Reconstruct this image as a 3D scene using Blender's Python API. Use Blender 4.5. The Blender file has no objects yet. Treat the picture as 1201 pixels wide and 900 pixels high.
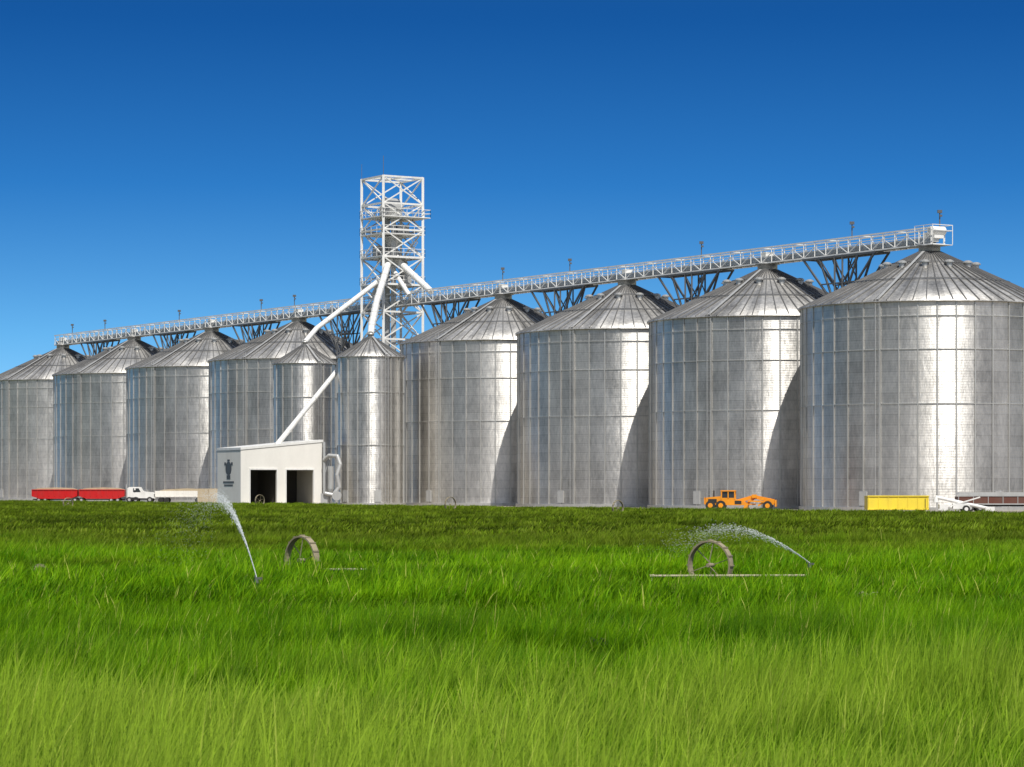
import bpy, math, random
import numpy as np
from mathutils import Vector, Matrix, noise
random.seed(7); rng=np.random.default_rng(7)
scene=bpy.context.scene
COL=scene.collection
# ---------------------------------------------------------------- helpers
class MB:
    def __init__(s): s.v=[];s.f=[];s.sm=[];s.mi=[];s.m=0
    def add(s,vs,fs,smooth=False):
        o=len(s.v); s.v+= [tuple(p) for p in vs]
        for f in fs:
            s.f.append([i+o for i in f]); s.sm.append(smooth); s.mi.append(s.m)
    def box(s,c,d,rz=0.0):
        hx,hy,hz=d[0]/2,d[1]/2,d[2]/2; cr,sr=math.cos(rz),math.sin(rz); vs=[]
        for z in(-hz,hz):
            for x,y in((-hx,-hy),(hx,-hy),(hx,hy),(-hx,hy)):
                vs.append((c[0]+x*cr-y*sr,c[1]+x*sr+y*cr,c[2]+z))
        s.add(vs,[(3,2,1,0),(4,5,6,7),(0,1,5,4),(1,2,6,5),(2,3,7,6),(3,0,4,7)])
    def prism(s,prof,y0,y1):
        n=len(prof); vs=[(x,y0,z) for x,z in prof]+[(x,y1,z) for x,z in prof]
        fs=[tuple(range(n)),tuple(range(2*n-1,n-1,-1))]
        for i in range(n):
            j=(i+1)%n; fs.append((i,i+n,j+n,j))
        s.add(vs,fs)
    def frame(s,p1,p2):
        a=Vector(p1);b=Vector(p2);d=(b-a).normalized()
        up=Vector((0,0,1)) if abs(d.z)<.95 else Vector((0,1,0))
        r=d.cross(up).normalized();q=r.cross(d).normalized(); return a,b,r,q
    def beam(s,p1,p2,w,h=None):
        h=h or w; a,b,r,q=s.frame(p1,p2)
        vs=[p+r*x*w/2+q*y*h/2 for p in(a,b) for x,y in((-1,-1),(1,-1),(1,1),(-1,1))]
        s.add(vs,[(3,2,1,0),(4,5,6,7),(0,1,5,4),(1,2,6,5),(2,3,7,6),(3,0,4,7)])
    def cyl(s,p1,p2,r1,r2=None,n=12,caps=True):
        r2=r1 if r2 is None else r2; a,b,r,q=s.frame(p1,p2); vs=[]
        for p,R in((a,r1),(b,r2)):
            for i in range(n):
                t=2*math.pi*i/n; vs.append(p+(r*math.cos(t)+q*math.sin(t))*R)
        s.add(vs,[(i,(i+1)%n,n+(i+1)%n,n+i) for i in range(n)],True)
        if caps: s.add(vs,[tuple(range(n-1,-1,-1)),tuple(range(n,2*n))])
    def lathe(s,prof,n=48,smooth=True,c=(0,0,0)):
        vs=[];m=len(prof)
        for i in range(n):
            t=2*math.pi*i/n
            for r,z in prof: vs.append((c[0]+r*math.cos(t),c[1]+r*math.sin(t),c[2]+z))
        fs=[]
        for i in range(n):
            j=(i+1)%n
            for k in range(m-1): fs.append((i*m+k,j*m+k,j*m+k+1,i*m+k+1))
        s.add(vs,fs,smooth)
    def mesh(s,name,mats):
        me=bpy.data.meshes.new(name); me.from_pydata(s.v,[],s.f)
        me.polygons.foreach_set('use_smooth',s.sm); me.polygons.foreach_set('material_index',s.mi)
        for m in (mats if isinstance(mats,(list,tuple)) else [mats]): me.materials.append(m)
        me.update(); return me
    def obj(s,name,mats,parent=None,loc=None,rz=None):
        o=bpy.data.objects.new(name,s.mesh(name,mats)); COL.objects.link(o)
        if parent: o.parent=parent
        if loc: o.location=loc
        if rz is not None: o.rotation_euler=(0,0,rz)
        return o
def empty(name,loc=(0,0,0),rz=0):
    e=bpy.data.objects.new(name,None); COL.objects.link(e); e.location=loc; e.rotation_euler=(0,0,rz); e.empty_display_size=.5; return e
def inst(name,me,parent):
    o=bpy.data.objects.new(name,me); COL.objects.link(o); o.parent=parent; return o

class NT:
    def __init__(s,name):
        s.mat=bpy.data.materials.new(name); s.mat.use_nodes=True; s.t=s.mat.node_tree; s.t.nodes.clear()
        s.out=s.n('ShaderNodeOutputMaterial')
    def n(s,ty,**k):
        nd=s.t.nodes.new(ty)
        for a,b in k.items(): setattr(nd,a,b)
        return nd
    def l(s,a,b): s.t.links.new(a,b)
    def setin(s,sock,v):
        if isinstance(v,bpy.types.NodeSocket): s.l(v,sock)
        else: sock.default_value=v
    def math(s,op,a,b=0.0,c=0.0):
        nd=s.n('ShaderNodeMath',operation=op); s.setin(nd.inputs[0],a); s.setin(nd.inputs[1],b); s.setin(nd.inputs[2],c); return nd.outputs[0]
    def mix(s,f,a,b):
        nd=s.n('ShaderNodeMix',data_type='RGBA'); s.setin(nd.inputs[0],f); s.setin(nd.inputs[6],a); s.setin(nd.inputs[7],b); return nd.outputs[2]
    def noise(s,vec,scale,detail=4,rough=.55):
        nd=s.n('ShaderNodeTexNoise'); nd.inputs['Scale'].default_value=scale; nd.inputs['Detail'].default_value=detail; nd.inputs['Roughness'].default_value=rough
        if vec is not None: s.l(vec,nd.inputs['Vector'])
        return nd.outputs['Fac']
    def rmp(s,v,a,b,c=0.0,d=1.0,smooth=False):
        nd=s.n('ShaderNodeMapRange'); nd.clamp=True
        if smooth: nd.interpolation_type='SMOOTHSTEP'
        s.setin(nd.inputs[0],v)
        for i,x in enumerate((a,b,c,d)): nd.inputs[i+1].default_value=x
        return nd.outputs[0]
    def scaled(s,vec,sc):
        nd=s.n('ShaderNodeVectorMath',operation='MULTIPLY'); s.l(vec,nd.inputs[0]); nd.inputs[1].default_value=sc; return nd.outputs[0]
def C(*c): return (c[0],c[1],c[2],1)
def paint(name,col,rough=.5,metal=0,dirt=.35,scale=1.5,dirtcol=(.12,.10,.08)):
    t=NT(name); p=t.n('ShaderNodeBsdfPrincipled'); tc=t.n('ShaderNodeTexCoord').outputs['Object']
    n1=t.noise(t.scaled(tc,(1,1,.35)),scale,6,.65); f=t.math('MULTIPLY',t.rmp(n1,.42,.75),dirt)
    n2=t.noise(tc,scale*9,3); c=t.mix(f,C(*col),C(*dirtcol)); 
    c=t.mix(t.math('MULTIPLY',n2,.2),c,C(*[x*.6 for x in col]))
    t.l(c,p.inputs['Base Color']); t.l(t.rmp(n1,.3,.8,rough*.8,min(1,rough*1.35)),p.inputs['Roughness']); p.inputs['Metallic'].default_value=metal
    t.l(p.outputs[0],t.out.inputs[0]); return t.mat

# ---------------------------------------------------------------- materials
def galv(name,roof=False,tone=1.0,nseg=44,ring=1.12):
    t=NT(name); p=t.n('ShaderNodeBsdfPrincipled')
    tc=t.n('ShaderNodeTexCoord').outputs['Object']; sp=t.n('ShaderNodeSeparateXYZ'); t.l(tc,sp.inputs[0])
    info=t.n('ShaderNodeObjectInfo').outputs['Random']
    x,y,z=sp.outputs
    ang=t.math('ADD',t.math('MULTIPLY',t.math('ARCTAN2',y,x),nseg/(2*math.pi)),.5)
    zi=t.math('DIVIDE',z,ring) if not roof else t.math('MULTIPLY',z,.3)
    row=t.math('FLOOR',zi); 
    col=t.math('FLOOR',t.math('DIVIDE',t.math('ADD',ang,t.math('MODULO',row,2.0) if not roof else 0.0),2.0 if not roof else 1.0))
    cb=t.n('ShaderNodeCombineXYZ'); t.l(col,cb.inputs[0]); t.l(row,cb.inputs[1]); t.l(t.math('MULTIPLY',info,50),cb.inputs[2])
    wn=t.n('ShaderNodeTexWhiteNoise'); t.l(cb.outputs[0],wn.inputs['Vector'])
    pan=wn.outputs['Value']
    cbv=t.n('ShaderNodeCombineXYZ'); t.l(t.math('FLOOR',ang),cbv.inputs[0]); t.l(t.math('MULTIPLY',info,70),cbv.inputs[1])
    wv=t.n('ShaderNodeTexWhiteNoise'); t.l(cbv.outputs[0],wv.inputs['Vector']); vst=wv.outputs['Value']
    shift=t.n('ShaderNodeVectorMath',operation='ADD'); t.l(tc,shift.inputs[0]); 
    cb2=t.n('ShaderNodeCombineXYZ'); t.l(t.math('MULTIPLY',info,90),cb2.inputs[0]); t.l(cb2.outputs[0],shift.inputs[1])
    big=t.noise(t.scaled(shift.outputs[0],(.45,.45,.12)),1.0,4,.65)
    fine=t.noise(t.scaled(shift.outputs[0],(2.4,2.4,.8)),1.3,5,.78)
    v=t.math('ADD',t.rmp(pan,0,1,-.05,.05),t.math('ADD',t.rmp(big,.3,.7,-.16,.13),t.rmp(fine,.3,.7,-.15,.12)))
    v=t.math('ADD',v,t.rmp(vst,0,1,-.08,.07))
    v=t.math('ADD',v,.73*tone)
    if not roof:
        fr=t.math('FRACT',zi); seam=t.rmp(t.math('ABSOLUTE',t.math('SUBTRACT',fr,.5)),.44,.5,0,.13); v=t.math('SUBTRACT',v,seam)
        fa=t.math('FRACT',ang); vs_=t.rmp(t.math('ABSOLUTE',t.math('SUBTRACT',fa,.5)),.42,.46,0,.16); v=t.math('SUBTRACT',v,vs_)
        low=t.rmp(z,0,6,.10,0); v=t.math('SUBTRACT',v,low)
    v=t.math('MINIMUM',t.math('MAXIMUM',v,.05),.95)
    cc=t.n('ShaderNodeCombineColor'); t.l(v,cc.inputs[0]); t.l(t.math('MULTIPLY',v,.97),cc.inputs[1]); t.l(t.math('MULTIPLY',v,.92),cc.inputs[2])
    t.l(cc.outputs[0],p.inputs['Base Color'])
    p.inputs['Metallic'].default_value=.94 if not roof else .65
    t.l(t.math('ADD',t.rmp(fine,.3,.7,-.06,.07),t.math('ADD',t.rmp(vst,0,1,-.06,.06),.41)),p.inputs['Roughness'])
    if not roof:
        p.inputs['Anisotropic'].default_value=.85; p.inputs['Anisotropic Rotation'].default_value=.25
        tg=t.n('ShaderNodeTangent',direction_type='RADIAL',axis='Z'); t.l(tg.outputs[0],p.inputs['Tangent'])
        wave=t.math('SINE',t.math('MULTIPLY',z,2*math.pi/.28)); 
        h=t.math('ADD',t.math('MULTIPLY',wave,.2),t.math('MULTIPLY',fine,1.5))
    else:
        wave=t.math('SINE',t.math('MULTIPLY',ang,2*math.pi)); h=t.math('ADD',t.math('MULTIPLY',wave,.6),fine)
    b=t.n('ShaderNodeBump'); b.inputs['Strength'].default_value=.4; b.inputs['Distance'].default_value=.03; t.l(h,b.inputs['Height']); t.l(b.outputs[0],p.inputs['Normal'])
    t.l(p.outputs[0],t.out.inputs[0]); return t.mat
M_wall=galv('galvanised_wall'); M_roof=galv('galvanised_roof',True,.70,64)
M_rib=paint('galvanised_rib',(.60,.59,.56),.4,.6,.3)
M_ribr=paint('galvanised_roof_rib',(.20,.20,.20),.5,.5,.4)
M_white=paint('white_steel',(.84,.83,.80),.45,0,.25)
M_lgrey=paint('light_grey_steel',(.5,.5,.49),.45,.3,.35)
M_dark=paint('dark_steel',(.13,.135,.14),.5,.3,.3)
M_black=paint('black_rubber',(.02,.02,.02),.8,0,.2)
M_glass=paint('dark_glass',(.03,.035,.04),.1,0,.1)
M_red=paint('red_paint',(.55,.008,.008),.35,0,.15)
M_orange=paint('orange_paint',(.88,.32,.008),.4,0,.25)
M_yellow=paint('yellow_paint',(.88,.68,.05),.45,0,.2)
M_brown=paint('brown_paint',(.13,.045,.03),.5,0,.4)
M_tan=paint('tan_canvas',(.5,.40,.26),.8,0,.3)
M_cream=paint('cream_siding',(.86,.83,.77),.6,0,.15,.4)
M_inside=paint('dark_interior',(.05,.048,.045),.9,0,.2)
M_rust=paint('weathered_rim',(.34,.29,.19),.65,.1,.6,4)
M_soil=paint('pale_dust',(.45,.40,.28),.9,0,.3)

def groundmat():
    t=NT('ground_soil'); p=t.n('ShaderNodeBsdfPrincipled'); g=t.n('ShaderNodeNewGeometry').outputs['Position']
    sp=t.n('ShaderNodeSeparateXYZ'); t.l(g,sp.inputs[0]); x,y,_=sp.outputs
    d=t.math('ADD',t.math('MULTIPLY',x,.8507),t.math('MULTIPLY',y,.5257))
    n=t.noise(g,.6,6,.7); nb=t.noise(g,.03,4)
    field=t.rmp(t.math('ADD',d,t.math('MULTIPLY',n,1.5)),161.5,162.5)
    gravel=t.mix(n,C(.20,.17,.13),C(.36,.32,.26)); gr=t.mix(nb,C(.015,.04,.004),C(.035,.07,.008))
    far=t.rmp(d,260,300); grass2=t.mix(nb,C(.07,.10,.03),C(.16,.15,.06))
    c=t.mix(field,gr,gravel); c=t.mix(far,c,grass2)
    t.l(c,p.inputs['Base Color']); p.inputs['Roughness'].default_value=.95
    b=t.n('ShaderNodeBump'); b.inputs['Strength'].default_value=.5; b.inputs['Distance'].default_value=.05; t.l(n,b.inputs['Height']); t.l(b.outputs[0],p.inputs['Normal'])
    t.l(p.outputs[0],t.out.inputs[0]); return t.mat
def grassmat():
    t=NT('grass_blades'); g=t.n('ShaderNodeNewGeometry').outputs['Position']
    sp=t.n('ShaderNodeSeparateXYZ'); t.l(g,sp.inputs[0]); x,y,z=sp.outputs
    tint=t.n('ShaderNodeAttribute',attribute_name='tint').outputs['Fac']
    flat=t.scaled(g,(1,1,0))
    n1=t.noise(flat,.13,3,.6); n2=t.noise(t.scaled(g,(.28,1.0,0)),.42,4,.7); n4=t.noise(flat,1.5,2,.6)
    n5=t.noise(t.scaled(g,(.8,1.0,0)),.9,3,.7)
    base=t.mix(t.rmp(n1,.40,.60),C(.055,.205,.002),C(.145,.350,.003))
    base=t.mix(t.rmp(n4,.50,.66,0,.55),base,C(.22,.44,.004))
    base=t.mix(t.math('MULTIPLY',t.rmp(tint,.35,1),.55),base,C(.33,.49,.010))
    base=t.mix(t.rmp(n2,.50,.62,0,.82),base,C(.018,.085,.001))
    near=t.rmp(y,40,65,1,0)
    base=t.mix(t.math('MULTIPLY',t.rmp(n5,.48,.60,0,.75),near),base,C(.022,.100,.001))
    base=t.mix(t.math('MULTIPLY',t.rmp(tint,.95,.96),.7),base,C(.50,.47,.13))
    far=t.rmp(t.math('ADD',y,t.rmp(n1,.3,.7,-22,22)),76,112,0,1,True)
    n3=t.noise(t.scaled(g,(.20,1.,0)),.10,4,.7)
    farc=t.mix(t.rmp(n3,.38,.62),C(.055,.115,.003),C(.16,.26,.006)); farc=t.mix(t.math('MULTIPLY',tint,.3),farc,C(.28,.25,.05))
    base=t.mix(t.math('MULTIPLY',far,.9),base,farc)
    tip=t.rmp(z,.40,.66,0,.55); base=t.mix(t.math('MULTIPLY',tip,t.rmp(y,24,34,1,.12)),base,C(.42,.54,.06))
    hgt=t.rmp(z,.04,.48,.07,1.2)  # shade low in the grass, painted into the blade colour by height
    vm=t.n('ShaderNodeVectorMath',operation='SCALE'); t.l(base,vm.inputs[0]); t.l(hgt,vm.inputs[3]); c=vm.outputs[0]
    d=t.n('ShaderNodeBsdfPrincipled'); t.l(c,d.inputs['Base Color']); d.inputs['Roughness'].default_value=.5; d.inputs['Specular IOR Level'].default_value=.05
    tr=t.n('ShaderNodeBsdfTranslucent'); t.l(c,tr.inputs[0])
    m=t.n('ShaderNodeMixShader'); m.inputs[0].default_value=.38; t.l(d.outputs[0],m.inputs[1]); t.l(tr.outputs[0],m.inputs[2]); t.l(m.outputs[0],t.out.inputs[0]); return t.mat
M_grass=grassmat()
# ---------------------------------------------------------------- ground
b=MB(); xs=[-4000,-600,-200,0,200,600,4000]; ys=[-3000,-200,0,200,600,1500,6000]
vs=[(x,y,0) for y in ys for x in xs]; n=len(xs)
b.add(vs,[(j*n+i,j*n+i+1,(j+1)*n+i+1,(j+1)*n+i) for j in range(len(ys)-1) for i in range(n-1)])
b.obj('ground',groundmat())
# ---------------------------------------------------------------- grass
def patch(name,size,nb,w,h,hv,cl,lean):
    px=rng.uniform(-size/2,size/2,nb); py=rng.uniform(-size/2,size/2,nb)
    off=random.uniform(0,99)
    cn=np.array([noise.noise(Vector((a*cl+off,b_*cl,0))) for a,b_ in zip(px,py)])
    c2=np.array([noise.noise(Vector((a*cl*.7+off,b_*cl*.7,9))) for a,b_ in zip(px,py)])
    H=h*(1+rng.uniform(-hv,hv,nb))*(1+.8*cn); th=rng.uniform(0,2*np.pi,nb)
    lx=(rng.normal(.18,.20,nb)+.5*c2)*H*lean; ly=(rng.normal(-.02,.20,nb)+.3*cn)*H*lean
    W=w*rng.uniform(.6,1.3,nb); tint=np.clip(rng.uniform(0,1,nb)+np.where(rng.uniform(0,1,nb)<.9,.4*cn,0),0,1)
    tint=np.where((tint>.94)&(rng.uniform(0,1,nb)<.85),.8,tint)
    ts=[0,.4,.75,1.0]; ws=[.8,1.0,.65,0]
    dx=np.cos(th);dy=np.sin(th)
    V=np.zeros((nb,7,3)); k=0
    for t_,w_ in zip(ts,ws):
        cx=px+lx*t_**2;cy=py+ly*t_**2;cz=H*t_*(1-.12*t_)
        if w_>0:
            V[:,k,0]=cx-dx*W*w_/2;V[:,k,1]=cy-dy*W*w_/2;V[:,k,2]=cz
            V[:,k+1,0]=cx+dx*W*w_/2;V[:,k+1,1]=cy+dy*W*w_/2;V[:,k+1,2]=cz;k+=2
        else:
            V[:,k,0]=cx;V[:,k,1]=cy;V[:,k,2]=cz
    faces=[]
    for i in range(nb):
        o=i*7; faces+=[(o,o+1,o+3,o+2),(o+2,o+3,o+5,o+4),(o+4,o+5,o+6)]
    me=bpy.data.meshes.new(name); me.from_pydata(V.reshape(-1,3).tolist(),[],faces)
    a=me.attributes.new('tint','FLOAT','POINT'); a.data.foreach_set('value',np.repeat(tint,7).astype(np.float32))
    me.polygons.foreach_set('use_smooth',[True]*len(faces))
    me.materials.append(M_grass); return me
def side(x,y): return x*.8507+y*.5257-160.0
def band(name,parent,y0,y1,step,size,nb,w,h,hv,nvar,xk,xm,cl,lean=1.0):
    pc=bpy.data.collections.new(name+'_tufts')
    for i in range(nvar):
        o=bpy.data.objects.new('%s_tuft_%d'%(name,i),patch('%s_tuft_%d'%(name,i),size,nb,w,h,hv,cl,lean)); pc.objects.link(o)
    P=[];R=[];S=[]
    y=y0
    while y<y1:
        xl=xk*y+xm; x=-xl
        while x<xl:
            jx=x+random.uniform(-.3,.3)*step; jy=y+random.uniform(-.3,.3)*step
            if side(jx,jy)<-size*.35:
                hn=noise.noise(Vector((jx*.13,jy*.10,0)))*.5+noise.noise(Vector((jx*.4,jy*.35,5)))*.35+noise.noise(Vector((jx*.10,jy*.30,11)))*.5
                hs=1+.95*hn
                if jy>85: hs*=.85
                if jy<29: hs*=1.25
                P.append((jx,jy,0));R.append((0,0,random.uniform(-.6,.6)));s=random.uniform(.95,1.12);S.append((s,s,max(.42,hs)))
            x+=step
        y+=step
    me=bpy.data.meshes.new(name); me.from_pydata(P,[],[])
    a=me.attributes.new('rot','FLOAT_VECTOR','POINT'); a.data.foreach_set('vector',np.array(R,dtype=np.float32).ravel())
    a=me.attributes.new('scl','FLOAT_VECTOR','POINT'); a.data.foreach_set('vector',np.array(S,dtype=np.float32).ravel())
    o=bpy.data.objects.new(name,me); COL.objects.link(o); o.parent=parent
    ng=bpy.data.node_groups.new(name,'GeometryNodeTree')
    ng.interface.new_socket('Geometry',in_out='INPUT',socket_type='NodeSocketGeometry'); ng.interface.new_socket('Geometry',in_out='OUTPUT',socket_type='NodeSocketGeometry')
    N=ng.nodes; gi=N.new('NodeGroupInput'); go=N.new('NodeGroupOutput'); ip=N.new('GeometryNodeInstanceOnPoints'); ci=N.new('GeometryNodeCollectionInfo')
    ci.inputs['Collection'].default_value=pc; ci.inputs['Separate Children'].default_value=True; ci.inputs['Reset Children'].default_value=True
    r=N.new('GeometryNodeInputNamedAttribute'); r.data_type='FLOAT_VECTOR'; r.inputs[0].default_value='rot'
    s=N.new('GeometryNodeInputNamedAttribute'); s.data_type='FLOAT_VECTOR'; s.inputs[0].default_value='scl'
    rv=N.new('FunctionNodeRandomValue'); rv.data_type='INT'; rv.inputs[4].default_value=0; rv.inputs[5].default_value=nvar-1
    L=ng.links.new; L(gi.outputs[0],ip.inputs['Points']); L(ci.outputs[0],ip.inputs['Instance']); ip.inputs['Pick Instance'].default_value=True
    L(rv.outputs[2],ip.inputs['Instance Index']); L(r.outputs[0],ip.inputs['Rotation']); L(s.outputs[0],ip.inputs['Scale']); L(ip.outputs[0],go.inputs[0])
    md=o.modifiers.new('scatter','NODES'); md.node_group=ng
    print(name,len(P))
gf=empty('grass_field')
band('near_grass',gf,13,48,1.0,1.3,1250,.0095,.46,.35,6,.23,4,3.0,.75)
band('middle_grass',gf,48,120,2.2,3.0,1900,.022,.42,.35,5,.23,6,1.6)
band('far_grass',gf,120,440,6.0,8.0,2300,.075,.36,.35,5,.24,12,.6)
# ---------------------------------------------------------------- silos
def silo_parts(R,H,P,nrib,nroof,rings,big=True):
    parts={}
    w=MB(); w.lathe([(R,H*i/16) for i in range(17)],160); parts['wall']=w.mesh('silo_wall',M_wall)
    r=MB(); ov=.28 if big else .18; er=R+ov; ez=H-ov*(P-H)/R
    r.lathe([(R-.02,H-.02),(er,ez-.02),(er,ez+.12),(R*.66,H+(P-H)*.34+.03),(R*.33,H+(P-H)*.67+.03),(R*.085,P-(P-H)*.085)],nroof*2,True)
    parts['roof']=r.mesh('silo_roof',M_roof)
    q=MB(); rr=R+.04
    for i in range(nrib):
        a=2*math.pi*(i+.5)/nrib; q.box((rr*math.cos(a),rr*math.sin(a),H/2),(.10,.13,H-.3),a)
    for z in rings: q.lathe([(R,z-.035),(R+.09,z-.035),(R+.09,z+.035),(R,z+.035)],96,False)
    q.lathe([(R,0.0),(R+.25,0),(R+.25,.35),(R,.35)],96,False)
    parts['stiffeners']=q.mesh('silo_stiffeners',M_rib)
    q=MB()
    for i in range(nroof):
        a=2*math.pi*i/nroof; c,s=math.cos(a),math.sin(a)
        q.beam((er*c,er*s,ez+.17),(R*.09*c,R*.09*s,P-(P-H)*.09+.08),.10,.12)
    for fr in (.30,.62) if big else ():
        rr=R*fr; z=P-(P-H)*fr; q.lathe([(rr-.04,z+.12),(rr+.06,z+.12),(rr+.06,z+.22),(rr-.04,z+.22)],64,False)
    parts['roof_ribs']=q.mesh('silo_roof_ribs',M_ribr)
    q=MB(); cr=R*.085
    q.lathe([(cr,P-(P-H)*.1),(cr,P+.12),(cr*1.25,P+.14),(cr*1.25,P+.24),(0.02,P+.45)],24)
    if big:
        for k,(fr,nv) in enumerate(((.36,12),)):
            for i in range(nv):
                a=2*math.pi*(i+.3+.2*k)/nv; rr=R*fr; z=P-(P-H)*fr; c=(rr*math.cos(a),rr*math.sin(a),z)
                q.cyl((c[0],c[1],z-.2),(c[0],c[1],z+.45),.36,.34,10,False)
                q.lathe([(.54,.38),(.54,.50),(.30,.66),(.02,.70)],10,False,c)
    parts['roof_vents']=q.mesh('silo_vents',M_rib)
    q=MB()
    for a0,hh in ((math.radians(-128),H),) if big else ((math.radians(-60),H),):
        c,s=math.cos(a0),math.sin(a0); tx,ty=-s,c; rr=R+.22
        for k in(-.22,.22): q.beam((rr*c+tx*k,rr*s+ty*k,.4),(rr*c+tx*k,rr*s+ty*k,hh+.9),.05)
        z=.6
        while z<hh: q.beam((rr*c-tx*.22,rr*s-ty*.22,z),(rr*c+tx*.22,rr*s+ty*.22,z),.035); z+=.5
        q.beam((er*c,er*s,ez+.3),(R*.12*c,R*.12*s,P-(P-H)*.12+.25),.30,.06)
    for ad in(math.radians(-75),math.radians(-135)):
        q.box(((R+.06)*math.cos(ad),(R+.06)*math.sin(ad),1.25),(.16,.9,1.5),ad)
    parts['ladder_and_door']=q.mesh('silo_ladder',M_lgrey)
    return parts
big=silo_parts(14,22,28.7,44,64,(20.4,16.9,11.2),True)
small=silo_parts(4.45,19.8,22.7,18,28,(15,8),False)
SILOS=[(45.7,298.7),(30.3,323.6),(14.7,348.9),(-1.2,374.6),(-33.3,426.6),(-49.9,453.4),(-66.5,480.2),(-83.6,508.0)]
for i,(x,y) in enumerate(SILOS):
    e=empty('grain_silo',(x,y,0),random.choice([0,1,2,3])*.04)
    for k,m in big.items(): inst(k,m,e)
for x,y in((-18.9,365.),(-29.2,385.)):
    e=empty('grain_silo',(x,y,0))
    for k,m in small.items(): inst(k,m,e)
# ---------------------------------------------------------------- conveyor
u=Vector((-.5239,.8518,0)).normalized(); nn=Vector((u.y,-u.x,0)); p0=Vector((45.7,298.7,0))
def W(t,o,z): 
    p=p0+u*t+nn*o; return (p.x,p.y,z)
LEN=(Vector((SILOS[-1][0],SILOS[-1][1],0))-p0).length+3
cv=empty('overhead_conveyor'); q=MB(); t0=-1.4
zb,zt=28.95,30.75; hw=.95
for o in(-hw,hw):
    for z in(zb,zt,zt-.65): q.beam(W(t0,o,z),W(LEN,o,z),.16 if z!=zt-.65 else .08)
step=2.05; k=0; t=t0
while t<LEN-.1:
    t2=min(t+step,LEN)
    for o in(-hw,hw):
        q.beam(W(t,o,zb),W(t,o,zt),.10)
        if k%2: q.beam(W(t,o,zb),W(t2,o,zt-.65),.08)
        else: q.beam(W(t,o,zt-.65),W(t2,o,zb),.08)
    q.beam(W(t,-hw,zb),W(t,hw,zb),.12); 
    if k%3==0: q.beam(W(t,-hw,zt),W(t,hw,zt),.09)
    t=t2;k+=1
q.obj('lattice_truss',M_white,cv)
q=MB(); q.beam(W(t0,-.25,zb+.5),W(LEN,-.25,zb+.5),.75,.6); q.beam(W(t0,0,zb+.03),W(LEN,0,zb+.03),1.6,.06)
q.obj('conveyor_trough',M_lgrey,cv)
q=MB()
for i,(x,y) in enumerate(SILOS):
    q.cyl((x,y,28.8),(x,y,29.4),.5,.7,12); q.box((x,y,29.95),(1.1,.9,.7),.5)
q.box(W(-1.0,0,30.2),(1.2,1.3,1.2),math.atan2(u.y,u.x)); q.cyl(W(-1.3,-.9,30.4),W(-1.3,.9,30.4),.5,.5,14)
for o in(-1.4,1.4):
    for z in(30.4,31.0): q.beam(W(-2.2,o,z),W(.8,o,z),.07)
    for t in(-2.2,-.7,.8): q.beam(W(t,o,28.9),W(t,o,31.0),.07)
for z in(30.4,31.0): q.beam(W(-2.2,-1.4,z),W(-2.2,1.4,z),.07)
q.beam(W(-.7,-1.4,28.85),W(-.7,1.4,28.85),3.0,.08)
q.obj('drive_housings',M_white,cv)
sd=[(Vector((x,y,0))-p0).length for x,y in SILOS]
mids=[(sd[i]+sd[i+1])/2 for i in range(len(sd)-1) if i!=3]+[sd[3]+14.8,sd[4]-14.8]
for m in mids:
    e=empty('conveyor_support'); q=MB()
    for o in(-1.0,1.0):
        for t in(-.7,.7): q.beam(W(m+t,o,0),W(m+t,o,28.9),.20)
        z=0;fl=1
        while z<28:
            q.beam(W(m-.7*fl,o,z),W(m+.7*fl,o,min(z+2.2,28.9)),.10); z+=2.2; fl=-fl
        for t1,t2,z1 in((.7,6.6,23.2),(.7,3.6,23.2),(-.7,-6.6,23.2),(-.7,-3.6,23.2)):
            q.beam(W(m+t1,o,z1),W(m+t2,o,28.85),.2)
        q.beam(W(m-3.1,o,25.7),W(m+3.1,o,25.7),.15)
        q.beam(W(m-6.6,o,28.75),W(m+6.6,o,28.75),.22)
        q.beam(W(m-3.6,o,28.8),W(m-.7,o,25.7),.12);q.beam(W(m+3.6,o,28.8),W(m+.7,o,25.7),.12)
    for z in(4,8,12,16,20,23.2,25.7):
        q.beam(W(m-.7,-1,z),W(m-.7,1,z),.14);q.beam(W(m+.7,-1,z),W(m+.7,1,z),.14)
    for t in(-6.6,-3.6,3.6,6.6): q.beam(W(m+t,-1,28.75),W(m+t,1,28.75),.16)
    q.beam(W(m,-1,23.2),W(m,1,28.7),.1)
    q.obj('steel_frame',M_dark,e)
for m in [sd[0]-.6]+mids[:-2]+[sd[3]+2,sd[4]+4,sd[7]-1]:
    e=empty('conveyor_lamp'); q=MB(); a=W(m,hw,30.7)
    q.beam(a,(a[0],a[1],32.5),.12); q.box((a[0],a[1],32.62),(.5,.35,.32)); q.box((a[0]+.1,a[1]-.1,32.15),(.3,.3,.2)); q.obj('lamp_post',M_dark,e)
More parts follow.
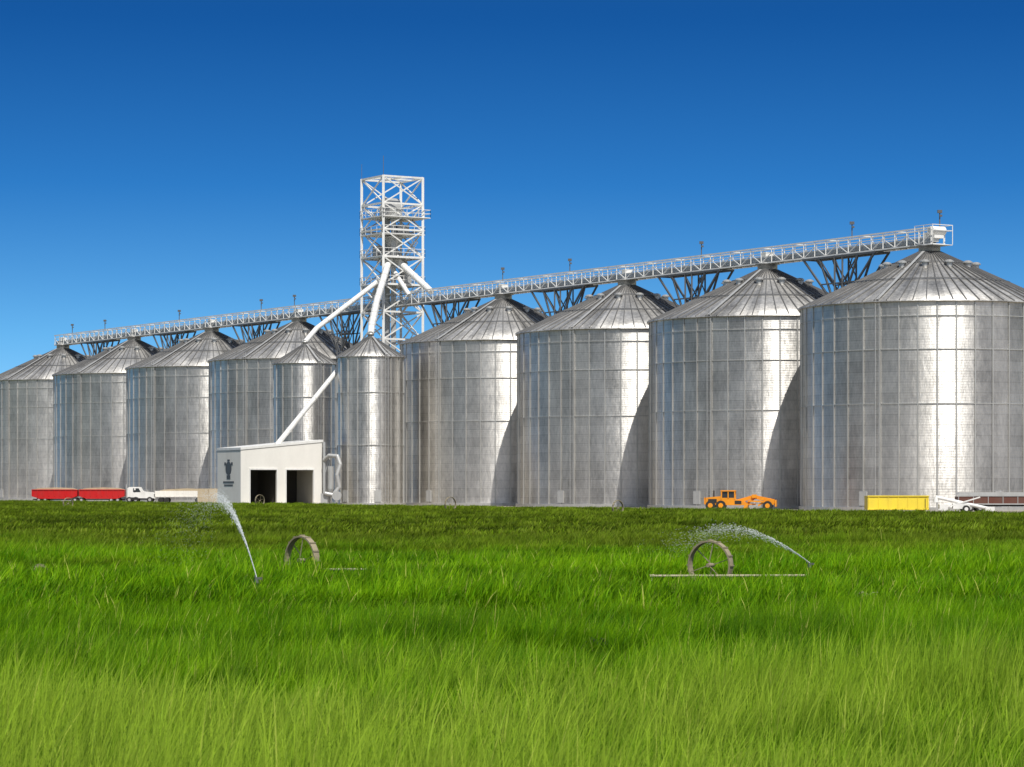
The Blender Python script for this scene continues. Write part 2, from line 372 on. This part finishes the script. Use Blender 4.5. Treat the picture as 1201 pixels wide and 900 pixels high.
# ---------------------------------------------------------------- tower
tw=empty('elevator_tower'); tc=Vector((-17.6,401,0)); a=3.3
def T(i,j,z): p=tc+u*i+nn*j; return (p.x,p.y,z)
lv=[0,4,8,12,16,20,24,28,32,36,40,43.8,47.7]; q=MB()
cn=[(-a,-a),(a,-a),(a,a),(-a,a)]
for c in cn: q.beam(T(*c,0),T(*c,47.8),.36)
for i,z in enumerate(lv[1:]):
    z0=lv[i]
    for k in range(4):
        c,d=cn[k],cn[(k+1)%4]; q.beam(T(*c,z),T(*d,z),.26)
        q.beam(T(*c,z0),T(*d,z),.16); q.beam(T(*d,z0),T(*c,z),.16)
q.beam(T(-a,0,47.7),T(a,0,47.7),.2);q.beam(T(0,-a,47.7),T(0,a,47.7),.2)
q.beam(T(-a,-a,47.8),T(a,a,47.8),.14); q.beam(T(-a,a,47.8),T(a,-a,47.8),.14)
q.obj('lattice_frame',M_white,tw)
q=MB()
def rail(z,x0,x1,y0,y1):
    for h in(.55,1.1):
        for A,B in(((x0,y0),(x1,y0)),((x1,y0),(x1,y1)),((x1,y1),(x0,y1)),((x0,y1),(x0,y0))): q.beam(T(*A,z+h),T(*B,z+h),.07)
    for i in range(5):
        f=i/4
        for A in((x0+(x1-x0)*f,y0),(x0+(x1-x0)*f,y1),(x0,y0+(y1-y0)*f),(x1,y0+(y1-y0)*f)): q.beam(T(*A,z),T(*A,z+1.1),.06)
for z,e1 in((41.9,1.1),(39.4,.3),(36.1,.3),(32.1,.3)):
    x0,x1,y0,y1=-a-e1*.3,a+.2,-a-.2,a+e1
    q.beam(T((x0+x1)/2,y0,z),T((x0+x1)/2,y1,z),x1-x0,.12); rail(z+.06,x0,x1,y0,y1)
for i in range(12):
    z=3.4*i+1; s=1 if i%2 else -1
    for o in(2.1,2.9): q.beam(T(-2.5*s,o,z),T(2.5*s,o,z+3.4),.09)
    for kk in range(9): q.beam(T(-2.5*s+5*s*kk/9,2.1,z+3.4*kk/9),T(-2.5*s+5*s*kk/9,2.9,z+3.4*kk/9),.06)
q.obj('platforms_and_stairs',M_white,tw)
q=MB()
for i in(-.9,.9): q.beam(T(i,-.3,0),T(i,-.3,42.5),.75,.9)
q.beam(T(0,-.3,42.2),T(0,-.3,43.4),3.2,1.7); q.cyl(T(0,-1.2,43.4),T(0,.7,43.4),1.5,1.5,20)
q.box(T(2.2,.6,42.8),(1.4,1.2,1.5)); q.box(T(-.5,1.3,40.3),(1.8,1.5,1.3),.4); q.cyl(T(0,0,39.2),T(0,0,37.0),1.6,.6,14)
q.cyl(T(0,-.5,37),T(0,-.5,35.0),1.0,1.4,14); q.box(T(1.4,-1.6,37.1),(1.2,1.2,1.6),.6); q.box(T(-1.9,1.2,33.2),(1.1,1.4,1.8),.6)
for k in range(6):
    q.cyl(T(0,-.3,38.6),T(2.2*math.cos(k),2.2*math.sin(k),35.2),.2,.2,8)
q.obj('bucket_elevator',M_lgrey,tw)
q=MB(); q.beam(T(-a,-a,47.8),T(-a,-a,50.6),.07); q.beam(T(a,-a,47.8),T(a,-a,50.0),.05); q.obj('antenna',M_dark,tw)
def spout(pts,r,m=M_white):
    e=empty('grain_spout'); q=MB()
    for A,B in zip(pts[:-1],pts[1:]):
        q.cyl(A,B,r,r,14); d=(Vector(B)-Vector(A)); L=d.length; d.normalize(); k=3.
        while k<L-1: c=Vector(A)+d*k; q.cyl(c-d*.06,c+d*.06,r*1.18,r*1.18,14); k+=3.
    q.obj('pipe',m,e)
spout([T(0,-.3,36.4),(-19.0,383,28.5),(-18.9,366.5,23.9),(-18.9,365,22.9)],.46)
spout([T(-.6,-1.2,33.6),(-27.8,388,25.0),(-29.2,385,22.9)],.36)
spout([T(-.5,0,36.2),T(-9.5,1.2,30.6)],.46)
spout([T(-.5,-.6,35.0),T(-6.5,-.8,30.2)],.32)
spout([T(.5,0,36.0),T(7.5,.6,30.6)],.32)
spout([(-23.0,366.0,18.6),(-31.0,359.5,8.0)],.34)
# ---------------------------------------------------------------- building
ang=math.atan2(nn.y,nn.x)
bd=empty('grain_receiving_building',(-35.3,355,0),ang)
Wd=11.9; Dp=7.0; hl,hr=7.3,8.4
zz=lambda x: hl+(hr-hl)*x/Wd
q=MB()
def wallp(x0,x1,z0,z1f,y=0,th=.25): q.prism([(x0,z0),(x1,z0),(x1,z1f(x1)),(x0,z1f(x0))],y,y+th)
op=[(1.35,5.2),(6.6,10.6)]; oz=4.7
wallp(0,op[0][0],0,zz); wallp(op[0][1],op[1][0],0,zz); wallp(op[1][1],Wd,0,zz)
for o in op: q.prism([(o[0],oz),(o[1],oz),(o[1],zz(o[1])),(o[0],zz(o[0]))],0,.25)
q.box((.125,Dp/2+.126,hl/2-.02),(.25,Dp-.25,hl-.04)); q.box((Wd-.125,Dp/2+.126,hr/2-.06),(.25,Dp-.25,hr-.12))
q.obj('walls',M_cream,bd)
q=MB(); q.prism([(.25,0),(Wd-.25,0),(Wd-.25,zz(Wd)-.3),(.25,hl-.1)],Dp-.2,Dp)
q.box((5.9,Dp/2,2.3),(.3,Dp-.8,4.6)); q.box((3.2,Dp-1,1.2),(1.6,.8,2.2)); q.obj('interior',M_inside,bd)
q=MB(); q.box((Wd/2,Dp/2-.6,.05),(Wd-.6,Dp+1.4,.1)); q.box((2.2,Dp-.35,2.6),(.9,.2,2.2)); q.obj('floor_slab',M_soil,bd)
q=MB(); q.prism([(-.06,hl-.005),(Wd+.15,zz(Wd)+.01),(Wd+.15,zz(Wd)+.32),(-.06,hl+.3)],-.08,Dp+.1); q.obj('roof',M_white,bd)
q=MB()
for o in op:
    q.box((o[0]-.06,-.05,oz/2),(.14,.12,oz)); q.box((o[1]+.06,-.05,oz/2),(.14,.12,oz)); q.box(((o[0]+o[1])/2,-.05,oz+.1),(o[1]-o[0]+.26,.12,.2))
q.obj('door_trim',M_white,bd)
q=MB(); y=3.6
q.cyl((-.01,y,4.9),(-.03,y,4.9),.9,.9,20); q.box((-.02,y,3.75),(.02,1.1,.5)); q.box((-.02,y-1.0,5.5),(.02,.5,.4)); q.box((-.02,y+1.0,5.5),(.02,.5,.4)); q.box((-.02,y,5.95),(.02,.7,.25)); q.box((-.02,y,3.1),(.02,3.2,.22)); q.box((-.02,y,2.7),(.02,2.6,.18)); q.obj('emblem_sign',M_dark,bd)
e=empty('dust_duct',(-23.9,359.5,0)); q=MB()
pts=[(-.9,.9,6.0),(-.2,.2,6.6),(.9,-.2,6.5),(1.3,-.5,5.4),(.9,-.8,4.0),(1.2,-.9,2.4),(.4,-1.0,1.4),(-.6,-1.0,1.6)]
for A,B in zip(pts[:-1],pts[1:]): q.cyl(A,B,.27,.27,12); q.lathe([(.02,-.27),(.2,-.2),(.28,0),(.2,.2),(.02,.27)],12,True,B)
q.cyl((.9,-1.5,1.3),(.9,-.7,1.3),.62,.62,18); q.box((-.8,-.4,.8),(.9,.9,1.6)); q.beam((-.9,.9,0),(-.9,.9,8.4),.3); q.beam((-.2,.9,0),(-.2,.9,6.4),.16); q.beam((-.9,.9,4),(-.2,.9,6.2),.1)
q.cyl((0,.3,2.2),(0,.3,5.2),.4,.4,14); q.cyl((0,.3,2.2),(0,.3,1.2),.4,.12,14)
q.obj('fan_and_ducts',M_lgrey,e)
# ---------------------------------------------------------------- vehicles
def wheel(q,x,y,r,w,mt,mr):
    q.m=mt; q.cyl((x,y-w/2,r),(x,y+w/2,r),r,r,20); q.m=mr; q.cyl((x,y-w/2-.02,r),(x,y+w/2+.02,r),r*.5,r*.5,12); q.m=0
e=empty('grain_trailer',(-68.2,430,0),0.0); q=MB()
for x0,x1 in((-7.3,-.15),(.15,7.3)):
    q.m=0; q.prism([(x0+1.2,.6),(x1-1.2,.6),(x1,1.0),(x1,2.05),(x0,2.05),(x0,1.0)],-1.2,1.2)
    n=8
    for i in range(n+1): q.box((x0+.06+(x1-x0-.12)*i/n,-1.23,1.5),(.09,.08,1.0))
    q.box(((x0+x1)/2,-1.24,2.02),(x1-x0,.1,.1))
    q.m=1; q.prism([(x0+.1,2.051),(x1-.1,2.051),(x1-1.2,2.30),((x0+x1)/2,2.38),(x0+1.2,2.30)],-1.1,1.1)
q.m=2; q.box((0,0,.5),(14.4,.9,.16))
for x in(-6.2,-5.2,-.5,.5,5.2,6.2):
    for y in(-1.0,1.0): wheel(q,x,y,.40,.3,2,3)
q.obj('hopper_body',[M_red,M_tan,M_black,M_lgrey],e)
e=empty('semi_truck',(-57.0,429.5,0),0); q=MB()
q.prism([(-3.4,.7),(-3.4,2.25),(-3.1,2.45),(-1.5,2.45),(-1.05,1.75),(.5,1.6),(.75,1.4),(.75,.7)],-1.05,1.05)
q.box((.82,0,.75),(.12,2.1,.3)); q.box((-2.2,-1.2,2.1),(.2,.2,.3))
q.m=1; q.prism([(-2.5,1.65),(-1.3,1.65),(-1.62,2.25),(-2.5,2.25)],-1.07,1.07); q.box((.78,0,1.15),(.06,1.3,.45))
q.m=2; q.box((-1.5,0,.55),(4.5,.8,.2)); q.box((-2.3,-1.,.62),(1.2,.3,.4))
q.m=0
for x in(-3.1,-2.1,.1):
    for y in(-.95,.95): wheel(q,x,y,.45,.28,2,3)
q.m=3; q.cyl((-3.6,-.8,.8),(-3.6,-.8,2.9),.07,.07,8)
q.obj('cab_and_chassis',[M_white,M_glass,M_black,M_lgrey],e)
e=empty('flatbed_trailer',(-50.9,422,0),0); q=MB()
q.box((0,0,1.0),(8.4,2.2,.2)); q.box((0,-1.05,1.45),(8.4,.06,.8)); q.box((0,1.05,1.45),(8.4,.06,.8)); q.box((-4.17,0,1.45),(.06,2.04,.8)); q.box((4.17,0,1.45),(.06,2.04,.8))
for i in range(12): q.box((-4.1+i*.745,-1.12,1.45),(.1,.07,.85))
q.m=1; q.prism([(-4.1,1.7),(4.1,1.7),(3.2,2.1),(.6,2.25),(-2.9,2.05)],-1.0,1.0); q.m=0
for x in(-3.3,-2.4,2.4,3.3):
    for y in(-.95,.95): wheel(q,x,y,.42,.28,2,2)
q.obj('bed_and_load',[M_cream,M_tan,M_black],e)
e=empty('concrete_wall',(-41.5,404,0),0); q=MB()
for i in range(6): q.box((-4.2+i*1.68,0,.55),(1.64,.8,1.1)); q.box((-4.2+i*1.68,0.02,1.67),(1.64,.74,1.1))
q.obj('blocks',M_tan,e)
e=empty('motor_grader',(24.1,288,0),math.radians(-8)); q=MB()
q.prism([(-3.7,.6),(-3.6,1.35),(-2.0,1.5),(-2.0,.55)][::-1],-.6,.6)
q.prism([(-2.0,.55),(-2.0,1.2),(-.5,1.2),(.6,.9),(.6,.55)][::-1],-.65,.65)
q.beam((-.3,0,.95),(1.4,0,1.45),.3,.36); q.beam((1.4,0,1.45),(3.3,0,1.05),.3,.36); q.box((3.3,0,.9),(.6,1.0,.6))
q.box((-1.25,0,2.06),(1.6,1.4,.12)); 
for x in(-1.95,-.55):
    for y in(-.62,.62): q.box((x,y,1.6),(.12,.1,.86))
q.box((-1.25,-.62,1.25),(1.4,.06,.14)); q.box((-1.25,-.62,1.6),(.1,.06,.8)); q.box((-3.74,0,1.0),(.1,1.1,.7))
q.beam((1.9,-.5,.5),(2.9,-.5,1.15),.18); q.beam((.6,-.5,.6),(1.5,-.3,1.4),.15); q.beam((.6,.5,.6),(1.6,.2,1.35),.15); q.beam((.8,-.7,1.0),(2.6,-.6,.9),.16); q.box((1.5,-.4,1.5),(.5,.5,.35)); q.box((2.3,-.5,1.2),(.5,.4,.3))
q.cyl((1.0,0,.58),(1.0,0,.72),.65,.65,20); q.box((3.75,0,.75),(.14,2.3,.7)); q.beam((3.3,0,.9),(3.7,0,.8),.2)
q.prism([(.35,.2),(.8,.2),(.9,.75),(.6,.75)],-1.4,1.4)
q.m=1; q.box((-1.25,0,1.6),(1.25,1.12,.8)); q.m=2
q.cyl((-2.8,.2,1.4),(-2.8,.2,2.1),.07,.07,8); q.box((-2.9,-.61,1.0),(.9,.05,.4)); q.box((-.2,-.66,.85),(.7,.05,.35))
q.m=0
for x,r in((-3.1,.52),(-2.0,.52),(2.9,.5)):
    for y in(-.85,.85): wheel(q,x,y,r,.35,2,0)
q.obj('frame_cab_and_blade',[M_orange,M_glass,M_black],e)
e=empty('yellow_container',(37.2,264,0),math.radians(1)); q=MB()
q.box((0,0,.95),(5.9,2.2,1.35)); 
for i in range(7): q.box((-2.85+i*.95,-1.125,.95),(.06,.05,1.3))
q.box((0,-1.14,1.6),(5.96,.1,.1)); q.box((0,-1.14,.3),(5.96,.1,.1)); q.m=1
for x in(-2.3,2.3): q.box((x,0,.13),(.5,2.0,.25))
q.box((2.6,-1.15,.9),(.05,.06,.9)); q.obj('ribbed_body',[M_yellow,M_black],e)
e=empty('grain_auger',(43.3,262,0),0); q=MB()
q.cyl((-2.6,0,1.5),(2.6,-.2,.35),.17,.17,12); q.cyl((-2.6,0,1.5),(-2.6,0,1.0),.2,.26,12); q.box((2.5,-.2,.35),(.9,.9,.4))
q.beam((-1.6,.3,.4),(-.4,.3,1.0),.1); q.beam((.6,-.5,.4),(-.6,-.1,1.15),.1); q.beam((.6,.5,.4),(-.6,.1,1.15),.1); q.box((-.2,0,.62),(1.6,.7,.5))
q.beam((-2.4,-.3,.3),(1.6,-.3,1.5),.12)
for y in(-.7,.7): wheel(q,.2,y,.36,.2,1,0)
q.beam((.2,-.7,.36),(.2,.7,.36),.1); q.m=0; q.box((-1.9,0,.5),(.8,.8,.6)); q.obj('tube_and_frame',[M_white,M_black],e)
e=empty('brown_grain_trailer',(49.5,272,0),math.radians(0)); q=MB()  # simplified brown grain trailer
q.box((0,0,1.15),(10.4,2.1,.75)); 
q.m=1; q.box((0,-1.07,1.62),(10.5,.1,.14)); q.box((0,-1.07,.78),(10.5,.1,.1))
q.prism([(-5.2,1.7),(5.2,1.7),(4.6,1.95),(-4.9,1.95)],-1.0,1.0)
for i in range(8): q.box((-5.15+i*1.47,-1.08,1.2),(.06,.05,.75))
q.m=2; q.box((0,0,.62),(10,.8,.15)); q.m=0
for x in(-4,-3,3,4):
    for y in(-.9,.9): wheel(q,x,y,.4,.28,2,1)
q.obj('slatted_body',[M_brown,M_lgrey,M_black],e)
# ---------------------------------------------------------------- irrigation wheels
def iwheel(x,y,d,rz,z=0):
    e=empty('irrigation_wheel',(x,y,z),rz); q=MB(); r=d/2; w=.17
    n=40; vs=[]
    for i in range(n):
        t=2*math.pi*i/n
        for rr,yy in((r,-w/2),(r,w/2),(r-.04,w/2),(r-.04,-w/2)): vs.append((rr*math.cos(t),yy,r+rr*math.sin(t)))
    fs=[]
    for i in range(n):
        j=(i+1)%n
        for k in range(4): fs.append((i*4+k,i*4+(k+1)%4,j*4+(k+1)%4,j*4+k))
    q.add(vs,fs)
    for i in range(6):
        t=2*math.pi*(i+.3)/6; s=-1 if i%2 else 1
        q.beam((0,s*.08,r),((r-.03)*math.cos(t),s*w*.35,r+(r-.03)*math.sin(t)),.018)
    for i in range(16):
        t=2*math.pi*i/16; q.box(((r+.012)*math.cos(t),0,r+(r+.012)*math.sin(t)),(.03,w,.03))
    q.cyl((0,-.12,r),(0,.12,r),.05,.05,12); q.obj('spoked_rim',M_rust,e)
iwheel(-5.35,69.5,1.25,math.radians(-48)); iwheel(4.8,66,1.2,math.radians(-36))
iwheel(-48.5,298,1.3,.8); iwheel(-31.8,344,1.5,.8); iwheel(-6.1,270,1.5,.8); iwheel(9.0,232,1.35,.8); iwheel(-11.6,67,.36,.5,.22)
def pipe(x0,x1,y,z):
    e=empty('irrigation_pipe'); q=MB(); q.cyl((x0,y,z),(x1,y+.3,z),.03,.03,10)
    x=x0
    while x<x1: q.cyl((x,y,z),(x+.1,y,z),.042,.042,10); q.beam((x+.05,y,0),(x+.05,y,z),.03); x+=1.9
    q.obj('tube',M_soil,e)
pipe(3.3,7.1,65.4,.36); pipe(-6.0,-3.7,69.0,.40)
# ---------------------------------------------------------------- sprinklers
def watermat():
    t=NT('water_droplets'); p=t.n('ShaderNodeBsdfDiffuse'); p.inputs[0].default_value=C(.95,.97,.98)
    tr=t.n('ShaderNodeBsdfTranslucent'); tr.inputs[0].default_value=C(.95,.97,.98); tp=t.n('ShaderNodeBsdfTransparent')
    n=t.noise(t.n('ShaderNodeTexCoord').outputs['Object'],3)
    m=t.n('ShaderNodeMixShader'); m.inputs[0].default_value=.5; t.l(p.outputs[0],m.inputs[1]); t.l(tr.outputs[0],m.inputs[2])
    m2=t.n('ShaderNodeMixShader'); t.l(t.rmp(n,.2,.8,.5,.72),m2.inputs[0]); t.l(m.outputs[0],m2.inputs[1]); t.l(tp.outputs[0],m2.inputs[2])
    t.l(m2.outputs[0],t.out.inputs[0]); return t.mat
M_water=watermat()
def sprinkler(x,y,h,vel,n,spread,T_):
    e=empty('sprinkler',(x,y,0)); q=MB(); q.cyl((0,0,0),(0,0,h),.025,.025,8); q.cyl((0,0,h-.05),(0,0,h+.07),.055,.04,10); q.beam((0,0,h),(vel[0]*.012,vel[1]*.012,h+.1),.04); q.box((.05,-.02,h+.05),(.14,.04,.05)); q.beam((0,0,h*.8),(.12,0,h*.5),.03)
    q.obj('riser_and_head',M_dark,e)
    w=MB(); v=Vector(vel)
    for i in range(n):
        t=T_*random.random()**.95; f=t/T_
        if random.random()<f*f*.55: continue
        drag=1-.25*f
        sp=Vector([random.gauss(0,1) for _ in range(3)])*spread*(f**1.3)*t
        p=v*t*drag+sp+Vector((-.7*f*f*abs(random.gauss(0,1)),0,-4.9*t*t-.3*f*abs(random.gauss(0,1))))+Vector((0,0,h+.08))
        if p.z<.15: continue
        dirv=(v+Vector((0,0,-9.8*t))).normalized(); s=(.0080-.0058*f)*random.uniform(.6,1.4); l=.06+.02*f
        r=dirv.cross(Vector((0,0,1))).normalized()*s; qv=dirv.cross(r).normalized()*s
        w.add([p-dirv*l,p+r,p+qv,p-r,p-qv,p+dirv*l],[(0,2,1),(0,3,2),(0,4,3),(0,1,4),(5,1,2),(5,2,3),(5,3,4),(5,4,1)])
    w.obj('water_spray',M_water,e)
sprinkler(-5.43,58,.50,(-3.4,15.,6.9),4400,.34,1.0)
sprinkler(7.75,71,.44,(-5.0,16.,4.9),2000,.24,.72)
def clump(name,x,y,m,s):
    e=empty(name,(x,y,.30)); q=MB()
    for i in range(70):
        a_=random.uniform(0,6.28); l=random.uniform(.04,.10)*s; p=Vector((random.gauss(0,.1)*s,random.gauss(0,.1)*s,random.uniform(0,.10)))
        q.beam(p,p+Vector((math.cos(a_)*l,math.sin(a_)*l,random.uniform(-.02,.05)*s)),.035*s,.02*s)
    q.obj('stalks',m,e)
clump('dark_debris',1.2,37.5,M_black,.8); clump('dry_weed',7.0,54,M_soil,.9)
# ---------------------------------------------------------------- light
el,az=math.radians(57),math.radians(14)
S=Vector((math.cos(el)*math.sin(az),-math.cos(el)*math.cos(az),math.sin(el)))
sl=bpy.data.lights.new('sun','SUN'); sl.energy=5.0; sl.angle=math.radians(.5); sl.color=(1,.965,.90)
so=bpy.data.objects.new('sun',sl); COL.objects.link(so); so.rotation_euler=S.to_track_quat('Z','Y').to_euler(); so.location=(0,-20,60)
w=bpy.data.worlds.new('World'); scene.world=w; w.use_nodes=True; nt=w.node_tree; nt.nodes.clear()
out=nt.nodes.new('ShaderNodeOutputWorld'); bg=nt.nodes.new('ShaderNodeBackground'); sky=nt.nodes.new('ShaderNodeTexSky'); sky.sky_type='NISHITA'
sky.sun_disc=False; sky.sun_elevation=el; sky.sun_rotation=math.radians(166); sky.altitude=1500; sky.air_density=1.0; sky.dust_density=.1; sky.ozone_density=3.0
lk=nt.links.new
def mth(op,a,b=0.,c=0.):
    nd=nt.nodes.new('ShaderNodeMath'); nd.operation=op
    for i,v in enumerate((a,b,c)):
        if isinstance(v,bpy.types.NodeSocket): lk(v,nd.inputs[i])
        else: nd.inputs[i].default_value=v
    return nd.outputs[0]
tcn=nt.nodes.new('ShaderNodeTexCoord'); sx=nt.nodes.new('ShaderNodeSeparateXYZ'); cx=nt.nodes.new('ShaderNodeCombineXYZ'); nm=nt.nodes.new('ShaderNodeVectorMath'); nm.operation='NORMALIZE'
lk(tcn.outputs['Generated'],sx.inputs[0]); lk(sx.outputs[0],cx.inputs[0]); lk(sx.outputs[1],cx.inputs[1]); lk(mth('MULTIPLY_ADD',sx.outputs[2],2.3,.06),cx.inputs[2]); lk(cx.outputs[0],nm.inputs[0]); lk(nm.outputs[0],sky.inputs[0])
# clear-air deepening of the blue away from the sun (polarised part of the sky)
cr=nt.nodes.new('ShaderNodeValToRGB'); E=cr.color_ramp.elements
E[0].position=0.0; E[0].color=(.56,.70,.70,1); E[1].position=.45; E[1].color=(.40,.45,.45,1)
x=E.new(.055); x.color=(.30,.62,.72,1); x=E.new(.11); x.color=(.10,.42,.66,1); x=E.new(.17); x.color=(.04,.28,.54,1); x=E.new(.25); x.color=(.10,.33,.55,1)
lk(sx.outputs[2],cr.inputs[0])
sc=nt.nodes.new('ShaderNodeVectorMath'); sc.operation='SCALE'; lk(cr.outputs[0],sc.inputs[0]); sc.inputs[3].default_value=2.0
ml=nt.nodes.new('ShaderNodeVectorMath'); ml.operation='MULTIPLY'; lk(sky.outputs[0],ml.inputs[0]); lk(sc.outputs[0],ml.inputs[1])
pale=nt.nodes.new('ShaderNodeHueSaturation'); pale.inputs['Saturation'].default_value=.5; pale.inputs['Value'].default_value=1.15; lk(sky.outputs[0],pale.inputs['Color'])
mr=nt.nodes.new('ShaderNodeMapRange'); mr.interpolation_type='SMOOTHSTEP'; lk(sx.outputs[1],mr.inputs[0]); mr.inputs[1].default_value=-.2; mr.inputs[2].default_value=.6
mx=nt.nodes.new('ShaderNodeMix'); mx.data_type='RGBA'; lk(mr.outputs[0],mx.inputs[0]); lk(pale.outputs[0],mx.inputs[6]); lk(ml.outputs[0],mx.inputs[7])
lk(mx.outputs[2],bg.inputs[0]); bg.inputs[1].default_value=.10; lk(bg.outputs[0],out.inputs[0])
# ---------------------------------------------------------------- camera
cd=bpy.data.cameras.new('camera'); cam=bpy.data.objects.new('camera',cd); COL.objects.link(cam); cam.location=(0,0,2.5); cam.rotation_euler=(math.radians(90),0,0)
cd.sensor_width=36; cd.lens=36*3200/1201; cd.shift_y=121/1201; cd.clip_start=.5; cd.clip_end=12000
cd.dof.use_dof=True; cd.dof.focus_distance=250; cd.dof.aperture_fstop=12
scene.camera=cam
scene.view_settings.view_transform='Standard'; scene.view_settings.look='None'; scene.view_settings.exposure=0
